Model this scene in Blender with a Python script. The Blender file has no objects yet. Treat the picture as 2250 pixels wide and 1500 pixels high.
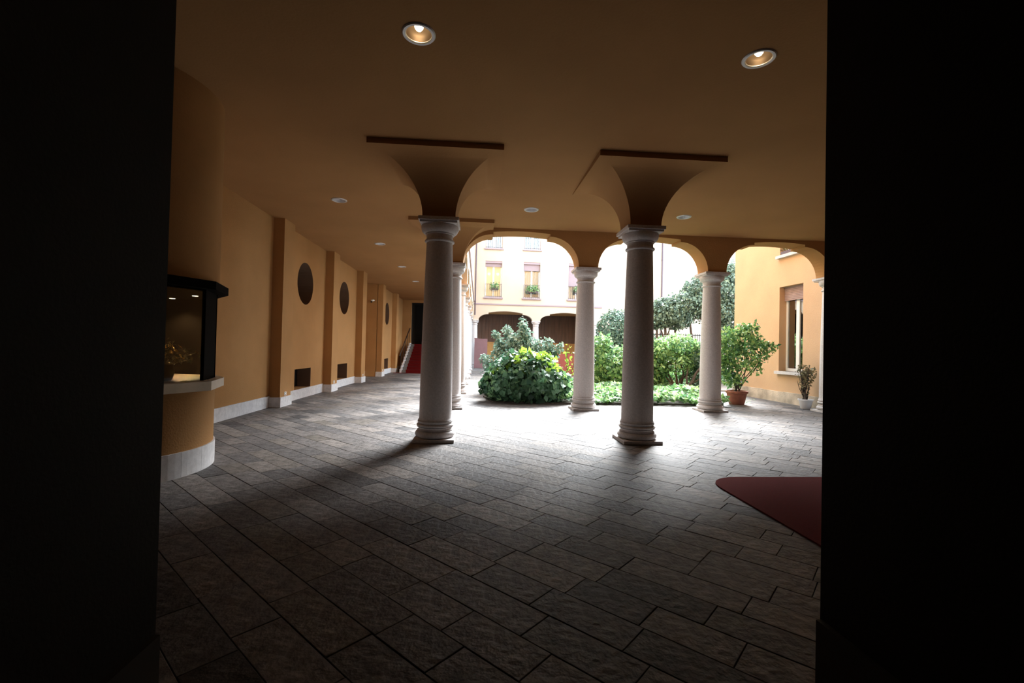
import bpy, math, random
import numpy as np
from mathutils import Vector, Matrix
from mathutils.geometry import tessellate_polygon
rnd = random.Random(7)
nrs = np.random.RandomState(11)
PI = math.pi
C = bpy.context.scene.collection
S = bpy.context.scene

# ------------------------------------------------------------------ camera
FPX, CX, CY, EYE = 1000.0, 1125.0, 750.0, 1.55
def _cam_axes():
    Y = Vector((1050-CX, 763-CY, FPX)).normalized()          # depth axis of the building
    hd = Vector((1, 0.0222, 0)); X = (hd - Y*hd.dot(Y)).normalized()
    Z = Y.cross(X)
    if Z.y > 0: Z = -Z
    return Matrix((X, Y, Z))
RM = _cam_axes()                                              # world = RM @ camera
cam = bpy.data.cameras.new('camera'); cam_o = bpy.data.objects.new('camera', cam); C.objects.link(cam_o)
cam.sensor_fit = 'HORIZONTAL'; cam.sensor_width = 36; cam.lens = FPX/2250*36; cam.clip_start = .05; cam.clip_end = 300
r_ = RM @ Vector((1, 0, 0)); u_ = RM @ Vector((0, -1, 0)); b_ = RM @ Vector((0, 0, -1))
m4 = Matrix.Identity(4)
for i in range(3):
    m4[i][0] = r_[i]; m4[i][1] = u_[i]; m4[i][2] = b_[i]
m4[2][3] = EYE
cam_o.matrix_world = m4
S.camera = cam_o
def project(p):
    c = RM.transposed() @ (Vector(p) - Vector((0, 0, EYE)))
    return c.x/c.z*FPX+CX, c.y/c.z*FPX+CY, c.z

# ------------------------------------------------------------------ world, exposure
w = bpy.data.worlds.new('overcast_sky'); S.world = w; w.use_nodes = True
bg = w.node_tree.nodes['Background']
bg.inputs[0].default_value = (0.72, 0.86, 1.0, 1); bg.inputs[1].default_value = 9.0
SUN_AZ, SUN_EL = math.radians(28), math.radians(41)     # hazy sun behind thin cloud, beyond the far facade
sl = bpy.data.lights.new('hazy_sun', 'SUN'); sl.energy = 44.0; sl.angle = math.radians(31); sl.color = (.95, .98, 1.0)
sun = bpy.data.objects.new('hazy_sun', sl); C.objects.link(sun); sun.location = (20, 50, 40)
sun.rotation_euler = Vector((math.sin(SUN_AZ)*math.cos(SUN_EL), math.cos(SUN_AZ)*math.cos(SUN_EL), math.sin(SUN_EL))).to_track_quat('Z', 'Y').to_euler()
S.view_settings.view_transform = 'Standard'; S.view_settings.look = 'None'
S.view_settings.exposure = -0.2; S.view_settings.gamma = 1.0; S.view_settings.use_curve_mapping = False

# ------------------------------------------------------------------ materials
MATS = {}
def mat(name, col, rough=.7, metal=0., noise=0., nscale=6., bump=0., bscale=60., spec=.5, island=0., hue=None, emis=None, estr=0., trans=0., stretch=None):
    m = bpy.data.materials.new(name); m.use_nodes = True; nt = m.node_tree; N = nt.nodes; L = nt.links
    p = N['Principled BSDF']
    p.inputs['Base Color'].default_value = (*col, 1); p.inputs['Roughness'].default_value = rough
    p.inputs['Metallic'].default_value = metal; p.inputs['Specular IOR Level'].default_value = spec
    if emis: p.inputs['Emission Color'].default_value = (*emis, 1); p.inputs['Emission Strength'].default_value = estr
    tc = N.new('ShaderNodeTexCoord'); src = tc.outputs['Object']
    if stretch:
        mp = N.new('ShaderNodeMapping'); mp.inputs['Scale'].default_value = stretch
        L.new(src, mp.inputs[0]); src = mp.outputs[0]
    cur = None
    if noise:
        n = N.new('ShaderNodeTexNoise'); n.inputs['Scale'].default_value = nscale; n.inputs['Detail'].default_value = 6
        L.new(src, n.inputs['Vector'])
        r = N.new('ShaderNodeValToRGB'); a = tuple(max(0, c*(1-noise)) for c in col); b = tuple(min(1, c*(1+noise)) for c in col)
        r.color_ramp.elements[0].position = .3; r.color_ramp.elements[1].position = .7
        r.color_ramp.elements[0].color = (*a, 1); r.color_ramp.elements[1].color = (*b, 1)
        L.new(n.outputs[0], r.inputs[0]); cur = r.outputs[0]
    if island or hue:
        g = N.new('ShaderNodeNewGeometry')
        r2 = N.new('ShaderNodeValToRGB')
        cols = hue if hue else [tuple(c*(1-island) for c in col), tuple(min(1, c*(1+island)) for c in col)]
        el = r2.color_ramp.elements
        while len(el) < len(cols): el.new(.5)
        for i, c in enumerate(cols): el[i].position = i/(len(cols)-1); el[i].color = (*c, 1)
        L.new(g.outputs['Random Per Island'], r2.inputs[0])
        if cur:
            mx = N.new('ShaderNodeMix'); mx.data_type = 'RGBA'; mx.blend_type = 'MULTIPLY'; mx.inputs[0].default_value = 1
            sc = N.new('ShaderNodeMix'); sc.data_type = 'RGBA'; sc.blend_type = 'DIVIDE'; sc.inputs[0].default_value = 1
            L.new(cur, sc.inputs[6]); sc.inputs[7].default_value = (*col, 1)
            L.new(r2.outputs[0], mx.inputs[6]); L.new(sc.outputs[2], mx.inputs[7]); cur = mx.outputs[2]
        else: cur = r2.outputs[0]
    if cur: L.new(cur, p.inputs['Base Color'])
    if bump:
        n2 = N.new('ShaderNodeTexNoise'); n2.inputs['Scale'].default_value = bscale; n2.inputs['Detail'].default_value = 5
        L.new(src, n2.inputs['Vector'])
        bp = N.new('ShaderNodeBump'); bp.inputs['Strength'].default_value = bump; bp.inputs['Distance'].default_value = .02
        L.new(n2.outputs[0], bp.inputs['Height']); L.new(bp.outputs[0], p.inputs['Normal'])
    if trans:
        tl = N.new('ShaderNodeBsdfTranslucent'); ms = N.new('ShaderNodeMixShader'); ms.inputs[0].default_value = trans
        if cur: L.new(cur, tl.inputs[0])
        else: tl.inputs[0].default_value = (*col, 1)
        L.new(p.outputs[0], ms.inputs[1]); L.new(tl.outputs[0], ms.inputs[2]); L.new(ms.outputs[0], N['Material Output'].inputs[0])
    MATS[name] = m; return m
def glass(name, tint=(.9, .95, .95), k=.12):
    m = bpy.data.materials.new(name); m.use_nodes = True; nt = m.node_tree; N = nt.nodes; L = nt.links
    N.remove(N['Principled BSDF'])
    t = N.new('ShaderNodeBsdfTransparent'); t.inputs[0].default_value = (*tint, 1)
    g = N.new('ShaderNodeBsdfGlossy'); g.inputs['Roughness'].default_value = .02
    f = N.new('ShaderNodeFresnel'); f.inputs[0].default_value = 1.5
    a = N.new('ShaderNodeMath'); a.operation = 'MAXIMUM'; a.inputs[1].default_value = k; L.new(f.outputs[0], a.inputs[0])
    s = N.new('ShaderNodeMixShader'); L.new(a.outputs[0], s.inputs[0]); L.new(t.outputs[0], s.inputs[1]); L.new(g.outputs[0], s.inputs[2])
    L.new(s.outputs[0], N['Material Output'].inputs[0]); MATS[name] = m; return m

OCHRE = (.40, .208, .08)
mat('stucco', OCHRE, .9, noise=.07, nscale=1.3, bump=.25, bscale=45, spec=.15)
mat('stucco_ceiling', (.355, .185, .074), .9, noise=.06, nscale=.9, bump=.15, bscale=35, spec=.15)
mat('facade', (.62, .47, .33), .9, noise=.05, nscale=.8, bump=.2, bscale=30, spec=.15)
mat('facade_pale', (.54, .435, .34), .9, noise=.05, nscale=.7, bump=.2, bscale=30, spec=.15)
mat('wing', (.58, .38, .23), .9, noise=.05, nscale=1.2, bump=.2, bscale=40, spec=.15)
mat('wing_plinth', (.50, .42, .33), .9, noise=.35, nscale=2.5, bump=.4, bscale=25, spec=.2)
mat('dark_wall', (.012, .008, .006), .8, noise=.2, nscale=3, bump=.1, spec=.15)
mat('dark_stone', (.03, .025, .021), .7, noise=.2, nscale=4, spec=.2)
mat('granite', (.60, .56, .55), .75, noise=.12, nscale=38, bump=.15, bscale=120, spec=.3)
mat('plinth_stone', (.62, .60, .60), .6, noise=.12, nscale=14, bump=.06, bscale=80, island=.08)
mat('marble', (.70, .62, .50), .35, noise=.12, nscale=5)
mat('slate', (.12, .118, .125), .62, noise=.42, nscale=9, bump=.7, bscale=18, spec=.16, hue=[(.058, .055, .055), (.132, .120, .115), (.154, .137, .126), (.097, .091, .090), (.194, .170, .153), (.120, .105, .090)])
def slate_random():
    # joined slabs vary per island, single slabs per object: same ramp on object random + island
    nt = MATS['slate'].node_tree; N = nt.nodes; L = nt.links
    r2 = [n for n in N if n.type == 'VALTORGB'][1]
    g = [n for n in N if n.type == 'NEW_GEOMETRY'][0]; oi = N.new('ShaderNodeObjectInfo')
    ad = N.new('ShaderNodeMath'); ad.operation = 'ADD'; fr = N.new('ShaderNodeMath'); fr.operation = 'FRACT'
    L.new(g.outputs['Random Per Island'], ad.inputs[0]); L.new(oi.outputs['Random'], ad.inputs[1]); L.new(ad.outputs[0], fr.inputs[0]); L.new(fr.outputs[0], r2.inputs[0])
slate_random()
mat('mortar', (.06, .056, .054), .95)
mat('carpet_red', (.105, .005, .005), .95, noise=.2, nscale=90, bump=.4, bscale=300, spec=.1)
mat('wood_dark', (.045, .022, .013), .5, noise=.25, nscale=8, stretch=(1, 1, .1))
mat('boards', (.085, .045, .03), .6, noise=.3, nscale=9, stretch=(1, 1, .1))
mat('black_metal', (.02, .02, .022), .45, metal=.6)
mat('iron', (.10, .07, .085), .55, metal=.3)
mat('white_paint', (.80, .79, .78), .45)
mat('white_plastic', (.82, .80, .76), .4)
mat('ring_metal', (.55, .54, .54), .35, metal=.5)
mat('reflector', (.60, .55, .50), .25, metal=.9)
mat('lamp_on', (1, .9, .7), .4, emis=(1, .80, .48), estr=28)
mat('lamp_off', (.75, .75, .78), .3)
mat('shutter', (.33, .22, .20), .6, noise=.1)
mat('shutter_lilac', (.30, .23, .25), .6)
mat('curtain', (.80, .82, .84), .9, trans=.3)
mat('interior', (.30, .29, .30), .9)
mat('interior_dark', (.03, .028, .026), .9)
mat('interior_glow', (.75, .55, .36), .9, emis=(1, .78, .55), estr=.5)  # weak emission stands in for lamplight on the back of the room
mat('bulb_warm', (1, .9, .7), .4, emis=(1, .85, .6), estr=6)
mat('terracotta', (.30, .10, .06), .8, noise=.25, nscale=6, bump=.2, bscale=40)
mat('white_ceramic', (.75, .76, .78), .4)
mat('soil', (.06, .045, .032), .95, noise=.4, nscale=14, bump=.7, bscale=30)
mat('kerb', (.30, .29, .28), .8, noise=.2, nscale=9, bump=.3)
mat('step_stone', (.16, .155, .155), .8, noise=.15, nscale=9)
mat('bark', (.075, .055, .042), .9, noise=.4, nscale=14, bump=.6, bscale=40)
mat('twig_green', (.16, .13, .06), .8)
mat('panel_mauve', (.20, .105, .115), .55, noise=.08, nscale=3)
mat('panel_red', (.24, .055, .045), .6, noise=.12, nscale=3)
mat('ochre_dark', (.42, .23, .08), .9, noise=.1)
mat('leaf_ivy', (.05, .13, .06), .45, spec=.35, hue=[(.022, .065, .038), (.04, .105, .055), (.07, .155, .075), (.15, .27, .11)], trans=.25)
mat('leaf_lime', (.30, .48, .05), .45, hue=[(.22, .42, .05), (.40, .58, .07)], trans=.3)
mat('leaf_silver', (.2, .3, .24), .6, spec=.25, hue=[(.09, .17, .13), (.20, .31, .24), (.36, .47, .40)], trans=.2)
mat('leaf_rhodo', (.16, .3, .11), .5, spec=.3, hue=[(.06, .14, .07), (.15, .29, .12), (.25, .43, .16), (.42, .60, .24)], trans=.38)
mat('leaf_hedge', (.1, .2, .14), .5, hue=[(.04, .10, .075), (.10, .19, .14), (.19, .31, .22)], trans=.18)
mat('leaf_tree', (.1, .17, .12), .5, hue=[(.04, .075, .055), (.10, .165, .115), (.19, .28, .20)], trans=.18)
mat('leaf_lemon', (.15, .28, .08), .5, spec=.3, hue=[(.04, .11, .045), (.10, .22, .075), (.20, .36, .10), (.42, .52, .17)], trans=.25)
mat('leaf_dry', (0.216, 0.182, 0.097), .6, hue=[(0.097, 0.114, 0.063), (0.216, 0.182, 0.097), (0.352, 0.318, 0.165)], trans=.2)
mat('flower_yellow', (.85, .50, .08), .7, hue=[(.85, .45, .06), (.92, .62, .22)], trans=.45)
mat('paper', (.75, .70, .62), .8)
glass('glass'); glass('glass_window', (.9, .95, .95), .40); glass('glass_dark', (.85, .85, .85), .02)
mat('kiosk_black', (.0045, .0035, .003), .85, spec=.03)
mat('niche_inner', (.13, .075, .045), .9, noise=.1, nscale=3)  # inner faces of niches and low openings, darker brown than the wall
mat('reflector_bronze', (.16, .11, .075), .35, metal=.8)

# ------------------------------------------------------------------ builders
def setp(o, label=None, cat=None, group=None, kind=None):
    if label: o['label'] = label
    if cat: o['category'] = cat
    if group: o['group'] = group
    if kind: o['kind'] = kind
    return o
def obj(name, v, f, m, parent=None, smooth=False, loc=None):
    me = bpy.data.meshes.new(name); me.from_pydata([tuple(p) for p in v], [], [tuple(q) for q in f]); me.update()
    me.materials.append(MATS[m])
    if smooth: me.polygons.foreach_set('use_smooth', [True]*len(me.polygons))
    o = bpy.data.objects.new(name, me); C.objects.link(o)
    if parent: o.parent = parent
    if loc: o.location = loc
    return o
def thing(name, loc, label, cat, group=None, rz=0):
    o = bpy.data.objects.new(name, None); C.objects.link(o); o.location = loc; o.rotation_euler.z = rz; o.empty_display_size = .1
    return setp(o, label, cat, group)
class G:
    def __init__(s): s.v = []; s.f = []
    def add(s, v, f):
        n = len(s.v); s.v += [tuple(p) for p in v]; s.f += [tuple(i+n for i in q) for q in f]; return s
    def box(s, x0, x1, y0, y1, z0, z1):
        return s.add([(x0, y0, z0), (x1, y0, z0), (x1, y1, z0), (x0, y1, z0), (x0, y0, z1), (x1, y0, z1), (x1, y1, z1), (x0, y1, z1)],
                     [(3, 2, 1, 0), (4, 5, 6, 7), (0, 1, 5, 4), (1, 2, 6, 5), (2, 3, 7, 6), (3, 0, 4, 7)])
    def cham(s, x0, x1, y0, y1, z0, z1, c):
        # box with chamfered top edge
        v = [(x0, y0, z0), (x1, y0, z0), (x1, y1, z0), (x0, y1, z0), (x0, y0, z1-c), (x1, y0, z1-c), (x1, y1, z1-c), (x0, y1, z1-c),
             (x0+c, y0+c, z1), (x1-c, y0+c, z1), (x1-c, y1-c, z1), (x0+c, y1-c, z1)]
        f = [(3, 2, 1, 0), (8, 9, 10, 11)]
        for a in (0, 4):
            for i in range(4): j = (i+1) % 4; f.append((a+i, a+j, a+4+j, a+4+i))
        return s.add(v, f)
    def lathe(s, prof, n=32, c=(0, 0, 0), caps=True):
        v = []; f = []
        for r, z in prof:
            for k in range(n): a = 2*PI*k/n; v.append((c[0]+r*math.cos(a), c[1]+r*math.sin(a), c[2]+z))
        for i in range(len(prof)-1):
            for k in range(n): k2 = (k+1) % n; f.append((i*n+k, i*n+k2, (i+1)*n+k2, (i+1)*n+k))
        if caps:
            f.append(tuple(range(n-1, -1, -1))); f.append(tuple((len(prof)-1)*n+k for k in range(n)))
        return s.add(v, f)
    def tube(s, pts, r, n=6):
        pts = [Vector(p) for p in pts]; v = []; f = []
        rr = r if isinstance(r, (list, tuple)) else [r]*len(pts)
        for i, p in enumerate(pts):
            d = (pts[min(i+1, len(pts)-1)]-pts[max(i-1, 0)]).normalized()
            a = d.cross(Vector((.31, .2, .93))); a = a if a.length > .01 else d.cross(Vector((1, 0, 0))); a.normalize(); b = d.cross(a)
            for k in range(n): t = 2*PI*k/n; v.append(p+(a*math.cos(t)+b*math.sin(t))*rr[i])
        for i in range(len(pts)-1):
            for k in range(n): k2 = (k+1) % n; f.append((i*n+k, i*n+k2, (i+1)*n+k2, (i+1)*n+k))
        f.append(tuple(range(n-1, -1, -1))); f.append(tuple((len(pts)-1)*n+k for k in range(n)))
        return s.add(v, f)
    def plate(s, outer, holes, fn, w0, w1):
        loops = [outer]+list(holes); flat = [p for l in loops for p in l]
        tri = tessellate_polygon([[Vector((p[0], p[1], 0)) for p in l] for l in loops])
        n = len(flat); v = [fn(p[0], p[1], w0) for p in flat]+[fn(p[0], p[1], w1) for p in flat]
        f = [tuple(t) for t in tri]+[tuple(i+n for i in reversed(t)) for t in tri]
        k = 0
        for l in loops:
            m_ = len(l)
            for i in range(m_): a = k+i; b = k+(i+1) % m_; f.append((a, b, b+n, a+n))
            k += m_
        return s.add(v, f)
    def prism(s, poly, z0, z1, fn=None):
        n = len(poly); v = [(p[0], p[1], z0) for p in poly]+[(p[0], p[1], z1) for p in poly]
        if fn: v = [fn(*p) for p in v]
        f = [tuple(range(n-1, -1, -1)), tuple(range(n, 2*n))]+[(i, (i+1) % n, n+(i+1) % n, n+i) for i in range(n)]
        return s.add(v, f)
    def build(s, name, m, parent=None, smooth=False, loc=None): return obj(name, s.v, s.f, m, parent, smooth, loc)
def box(name, x0, x1, y0, y1, z0, z1, m, parent=None): return G().box(x0, x1, y0, y1, z0, z1).build(name, m, parent)
def smooth_by_angle(o, deg=40):
    me = o.data; me.polygons.foreach_set('use_smooth', [True]*len(me.polygons))
    me.set_sharp_from_angle(angle=math.radians(deg)); return o
def struct(o, label, cat='wall'): return setp(o, label, cat, None, 'structure')
def circle(cx, cy, r, n=40): return [(cx+r*math.cos(2*PI*k/n), cy+r*math.sin(2*PI*k/n)) for k in range(n)]
def rect(u0, u1, v0, v1): return [(u0, v0), (u1, v0), (u1, v1), (u0, v1)]
fXZ = lambda u, v, w_: (u, w_, v)         # wall parallel to X
fYZ = lambda u, v, w_: (w_, u, v)         # wall parallel to Y
fXY = lambda u, v, w_: (u, v, w_)

CEIL = 4.57; TOP = 14.0
XL = -4.98; PIL = -4.72; XR = 9.8; YN = 2.0
COLX = [-.68, 2.77, 6.18, 9.58]; Y1 = 7.70; Y2 = 11.69
AY = [11.69, 15.47, 19.27, 23.2, 27.0, 30.8]           # columns of the side arcade

def arch_pts(c0, c1, n, F, z0, zf, zs, zc, seg=14):
    p = []
    for i in range(seg+1): t = PI/2*i/seg; p.append((c0+F-(F-n)*math.cos(t), z0+(zf-z0)*math.sin(t)))
    mid = []
    for i in range(seg+1):
        a = i/seg; x = c0+F+(c1-c0-2*F)*a; mid.append((x, zs+(zc-zs)*(1-(2*a-1)**2)))
    q = [(c0+c1-x, z) for x, z in reversed(p)]
    return p+mid+q
def arcade_outline(cols, n, F, z0, zf, zs, zc, top, left, right):
    o = [(left, z0), (cols[0]+n, z0)] if left < cols[0]+n else []
    for a, b in zip(cols[:-1], cols[1:]): o += arch_pts(a, b, n, F, z0, zf, zs, zc)
    o += [(right, z0), (right, top), (left, top)]
    out = []
    for p in o:
        if not out or (abs(p[0]-out[-1][0])+abs(p[1]-out[-1][1])) > 1e-5: out.append(p)
    return out

# ================================================================== STRUCTURE
# floor ------------------------------------------------------------
floor = struct(box('floor', -6.2, 26, -4.2, 40, -.30, -.012, 'mortar'), 'dark jointed bed under the diagonal grey stone paving', 'floor')
SW = .262; GAP = .0045; LENS = [.42, .50, .56, .62, .70, .80]
def slab_geo(L): return G().cham(-L/2+GAP/2, L/2-GAP/2, -SW/2+GAP/2, SW/2-GAP/2, -.03, 0, .0025)
slab_mesh = {}
for L in LENS:
    o = slab_geo(L).build('paving_slab', 'slate'); slab_mesh[L] = o.data; bpy.data.objects.remove(o)
slabs = []
e1 = Vector((1, -1, 0)).normalized(); e2 = Vector((1, 1, 0)).normalized()   # strips run along e1
for k in range(-10, 160):
    u = 3.24+.262*(k-12)-.131
    v = -34+rnd.random()*.5
    while v < 30:
        L = rnd.choice(LENS); c = e2*u+e1*(v+L/2); v += L
        if -5.4 < c.x < 11.5 and -3.5 < c.y < 37.5: slabs.append((c.x, c.y, L))
def vis_area(x, y, L):
    pts = []
    for a, b in ((-1, -1), (1, -1), (1, 1), (-1, 1)):
        p = Vector((x, y, 0))+e1*(a*L/2)+e2*(b*SW/2)
        q = project(p)
        if q[2] < .3: return 0
        pts.append(q)
    cx = sum(p[0] for p in pts)/4; cy = sum(p[1] for p in pts)/4
    if not (345 < cx < 1803 and cy < 1495) or y > 20: return 0
    return abs(sum(pts[i][0]*pts[(i+1) % 4][1]-pts[(i+1) % 4][0]*pts[i][1] for i in range(4)))/2
slabs.sort(key=lambda s: -vis_area(*s))
def slab_mat(x, y): return Matrix.Translation((x, y, rnd.uniform(-.0022, .0012))) @ Matrix.Rotation(-PI/4+rnd.uniform(-.004, .004), 4, 'Z') @ Matrix.Rotation(rnd.uniform(-.006, .006), 4, 'X') @ Matrix.Rotation(rnd.uniform(-.003, .003), 4, 'Y')
for x, y, L in slabs[:300]:
    o = bpy.data.objects.new('paving_slab', slab_mesh[L]); C.objects.link(o); o.parent = floor; o.matrix_local = slab_mat(x, y)
g = G(); geo = {L: slab_geo(L) for L in LENS}
for x, y, L in slabs[300:]:
    M = slab_mat(x, y); g.add([M @ Vector(p) for p in geo[L].v], geo[L].f)
setp(g.build('paving_slabs', 'slate', floor), kind='stuff')

# ceiling with holes for the recessed lights -------------------------
LIGHTS = [(-.64, 4.42, 1), (2.80, 4.42, 1), (-2.97, 9.74, 0), (1.09, 9.80, 0), (4.53, 9.83, 0), (-2.98, 13.78, 0), (-2.97, 17.62, 0), (-2.97, 21.5, 0)]
HR = .125
near = [(x, y) for x, y, _ in LIGHTS if y < 11.5]; far = [(x, y) for x, y, _ in LIGHTS if y > 11.5]
g = G().plate(rect(-6.2, 12, YN-.3, 11.42), [circle(x, y, HR, 28) for x, y in near], fXY, CEIL, CEIL+.25)
g.plate(rect(-6.2, -.66, 11.42, 31.0), [circle(x, y, HR, 28) for x, y in far], fXY, CEIL, CEIL+.25)
ceil = struct(g.build('ceiling', 'stucco_ceiling'), 'flat ochre plaster ceiling of the portico with recessed lights', 'ceiling')
def flare(cx, cy, half=1.0, neck=.265, z0=3.65):
    v = []; f = []; K = 16
    for i in range(K+1):
        t = PI/2*i/K; wd = half-(half-neck)*math.cos(t)
        for sx, sy in ((-1, -1), (1, -1), (1, 1), (-1, 1)):
            zt = CEIL-.085+.07*(sy+1)/2
            v.append((cx+sx*wd, cy+sy*wd, z0+(zt-z0)*math.sin(t)))
    for sx, sy in ((-1, -1), (1, -1), (1, 1), (-1, 1)): v.append((cx+sx*half, cy+sy*half, CEIL+.01))
    for i in range(K+1):
        for k in range(4): k2 = (k+1) % 4; f.append((i*4+k, i*4+k2, (i+1)*4+k2, (i+1)*4+k))
    f.append((3, 2, 1, 0))
    o = obj('column_flare', v, f, 'stucco_ceiling', ceil)
    return smooth_by_angle(o, 30)
flare(COLX[0], Y1); flare(COLX[1], Y1); flare(COLX[0], Y2)

# arcades ---------------------------------------------------------
AT = .28
o = arcade_outline(COLX, .25, 1.0, 3.65, 4.40, 4.46, 4.50, TOP, -.96, 12.5)
struct(G().plate(o, [], fXZ, Y2-AT, Y2+AT).build('wall_courtyard', 'stucco'), 'ochre arcade wall with stepped arches opening to the courtyard')
o = arcade_outline(AY, .25, 1.0, 3.65, 4.40, 4.46, 4.50, TOP, AY[0]+.28, 39.0)
struct(G().plate(o, [], fYZ, COLX[0]-AT, COLX[0]+AT).build('wall_side_arcade', 'facade'), 'ochre side arcade wall running back along the left of the garden')
trim = struct(box('trim_1', COLX[0]+AT, COLX[0]+AT+.06, Y2+AT, 34.6, 4.95, 5.08, 'shutter_lilac'), 'thin string course along the left courtyard wall', 'trim')

# near wall, passage ----------------------------------------------
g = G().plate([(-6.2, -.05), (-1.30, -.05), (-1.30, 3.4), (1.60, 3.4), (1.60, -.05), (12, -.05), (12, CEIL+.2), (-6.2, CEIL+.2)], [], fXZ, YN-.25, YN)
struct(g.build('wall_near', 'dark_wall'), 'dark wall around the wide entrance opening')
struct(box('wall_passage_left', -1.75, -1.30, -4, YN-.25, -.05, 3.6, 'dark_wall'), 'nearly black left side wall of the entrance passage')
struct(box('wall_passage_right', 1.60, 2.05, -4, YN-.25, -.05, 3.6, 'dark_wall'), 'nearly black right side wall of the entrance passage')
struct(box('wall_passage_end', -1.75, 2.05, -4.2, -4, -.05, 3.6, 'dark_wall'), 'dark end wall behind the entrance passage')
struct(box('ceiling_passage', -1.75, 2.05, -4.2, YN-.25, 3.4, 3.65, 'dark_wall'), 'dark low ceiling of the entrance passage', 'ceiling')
struct(box('baseboard_left', -1.30, -1.275, -3.9, YN-.01, 0, .34, 'dark_stone'), 'dark stone skirting on the left of the passage', 'baseboard')
struct(box('baseboard_right', 1.572, 1.60, -3.9, YN-.01, 0, .34, 'dark_stone'), 'dark stone skirting on the right of the passage', 'baseboard')
struct(box('wall_right', 9.95, 10.3, YN-.25, Y2-.3, -.05, CEIL+.2, 'stucco'), 'ochre right end wall of the portico')

struct(box('baseboard_portico', 9.93, 9.955, YN, Y2-.35, 0, .27, 'plinth_stone'), 'pale stone skirting on the right end wall of the portico', 'baseboard')
# left wall with pilasters, niches, bays -----------------------------
BAY = [(YN-.25, 11.35), (11.97, 15.16), (15.78, 18.96), (19.58, 22.89), (23.51, 26.69), (27.3, 31.0)]
PY = [11.66, 15.47, 19.27, 23.2, 27.0]
holes = []
for yc in (13.48, 17.29, 25.25): holes += [circle(yc, 3.27, .60, 44), rect(yc-.62, yc+.62-.03, .27, .835)]
outer = [(YN-.25, -.05), (19.58, -.05), (19.58, CEIL+.1), (YN-.25, CEIL+.1)]
outer2 = [(22.89, -.05), (31.0, -.05), (31.0, CEIL+.1), (22.89, CEIL+.1)]
g = G().plate(outer, holes[:4], fYZ, XL-.55, XL).plate(outer2, holes[4:], fYZ, XL-.55, XL)
g.box(XL-1.1, XL-.55, YN-.25, 31, -.05, CEIL+.1)
wl = struct(g.build('wall_left', 'stucco'), 'ochre left wall with pilasters, round niches and low square openings')
for yc in (13.48, 17.29, 25.25):
    G().prism(circle(0, 0, .60, 44), 0, .02, lambda x, y, z, yc=yc: (XL-.545+z, yc+x, 3.27+y)).build('niche_back', 'niche_inner', wl)
    G().lathe([(.598, 0), (.598, .54)], 44, caps=False).build('niche_inner', 'niche_inner', wl).matrix_local = Matrix.Translation((XL-.542, yc, 3.27)) @ Matrix.Rotation(PI/2, 4, 'Y')
    G().box(XL-.43, XL-.002, yc+.578, yc+.588, .272, .833).box(XL-.43, XL-.002, yc-.618, yc-.608, .272, .833).build('opening_inner', 'niche_inner', wl)
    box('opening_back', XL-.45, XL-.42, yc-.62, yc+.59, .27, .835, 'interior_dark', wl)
    gg = G(); 
    for k in range(9): gg.box(XL-.40, XL-.385, yc-.60+k*.145, yc-.585+k*.145, .27, .835)
    gg.build('opening_grille', 'black_metal', wl)
for i, yc in enumerate(PY):
    box('pilaster', XL-.02, PIL, yc-.31, yc+.31, .24, CEIL, 'stucco', wl)
bl = setp(bpy.data.objects.new('baseboard_wall', None), 'pale stone skirting blocks along the left ochre wall', 'baseboard', None, 'structure'); C.objects.link(bl)
def skirting(y0, y1, x, h=.27, t=.02, n=None):
    n = n or max(1, round((y1-y0)/.62))
    for k in range(n):
        a = y0+(y1-y0)*k/n; b = y0+(y1-y0)*(k+1)/n
        G().box(x-.02, x+t, a+.0015, b-.0015, 0, h+rnd.uniform(-.002, .002)).build('skirting_block', 'plinth_stone', bl)
for i, (a, b) in enumerate(BAY):
    if i == 3: skirting(a, b, XL-.55); continue
    skirting(a, min(b, 26.69 if i == 4 else b), XL)
for yc in PY:
    G().box(XL-.02, PIL+.025, yc-.335, yc+.335, 0, .24).build('pilaster_block', 'plinth_stone', bl)

# far end of the gallery: wall with dark opening above the stairs
g = G().plate([(-6.2, -.05), (-4.42, -.05), (-4.42, 4.40), (-1.6, 4.40), (-1.6, -.05), (-.66, -.05), (-.66, CEIL+.1), (-6.2, CEIL+.1)], [], fXZ, 30.3, 30.6)
struct(g.build('wall_gallery_end', 'stucco'), 'ochre end wall of the gallery around the dark stair opening')
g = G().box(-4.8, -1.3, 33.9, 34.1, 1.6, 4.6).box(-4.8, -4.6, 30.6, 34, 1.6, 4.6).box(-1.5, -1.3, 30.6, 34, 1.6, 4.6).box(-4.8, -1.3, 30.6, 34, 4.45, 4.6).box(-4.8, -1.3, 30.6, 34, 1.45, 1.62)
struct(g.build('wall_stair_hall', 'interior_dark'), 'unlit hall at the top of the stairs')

# upper masses of the courtyard ------------------------------------
struct(box('wall_left_wing', -6.2, COLX[0]-AT, Y2+AT, 39.0, CEIL+.26, TOP, 'facade'), 'ochre upper storeys over the left gallery')
struct(box('wall_front_wing', -6.2, 12.5, 3, Y2-AT, CEIL+.26, TOP, 'facade'), 'ochre upper storeys over the portico')

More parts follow.
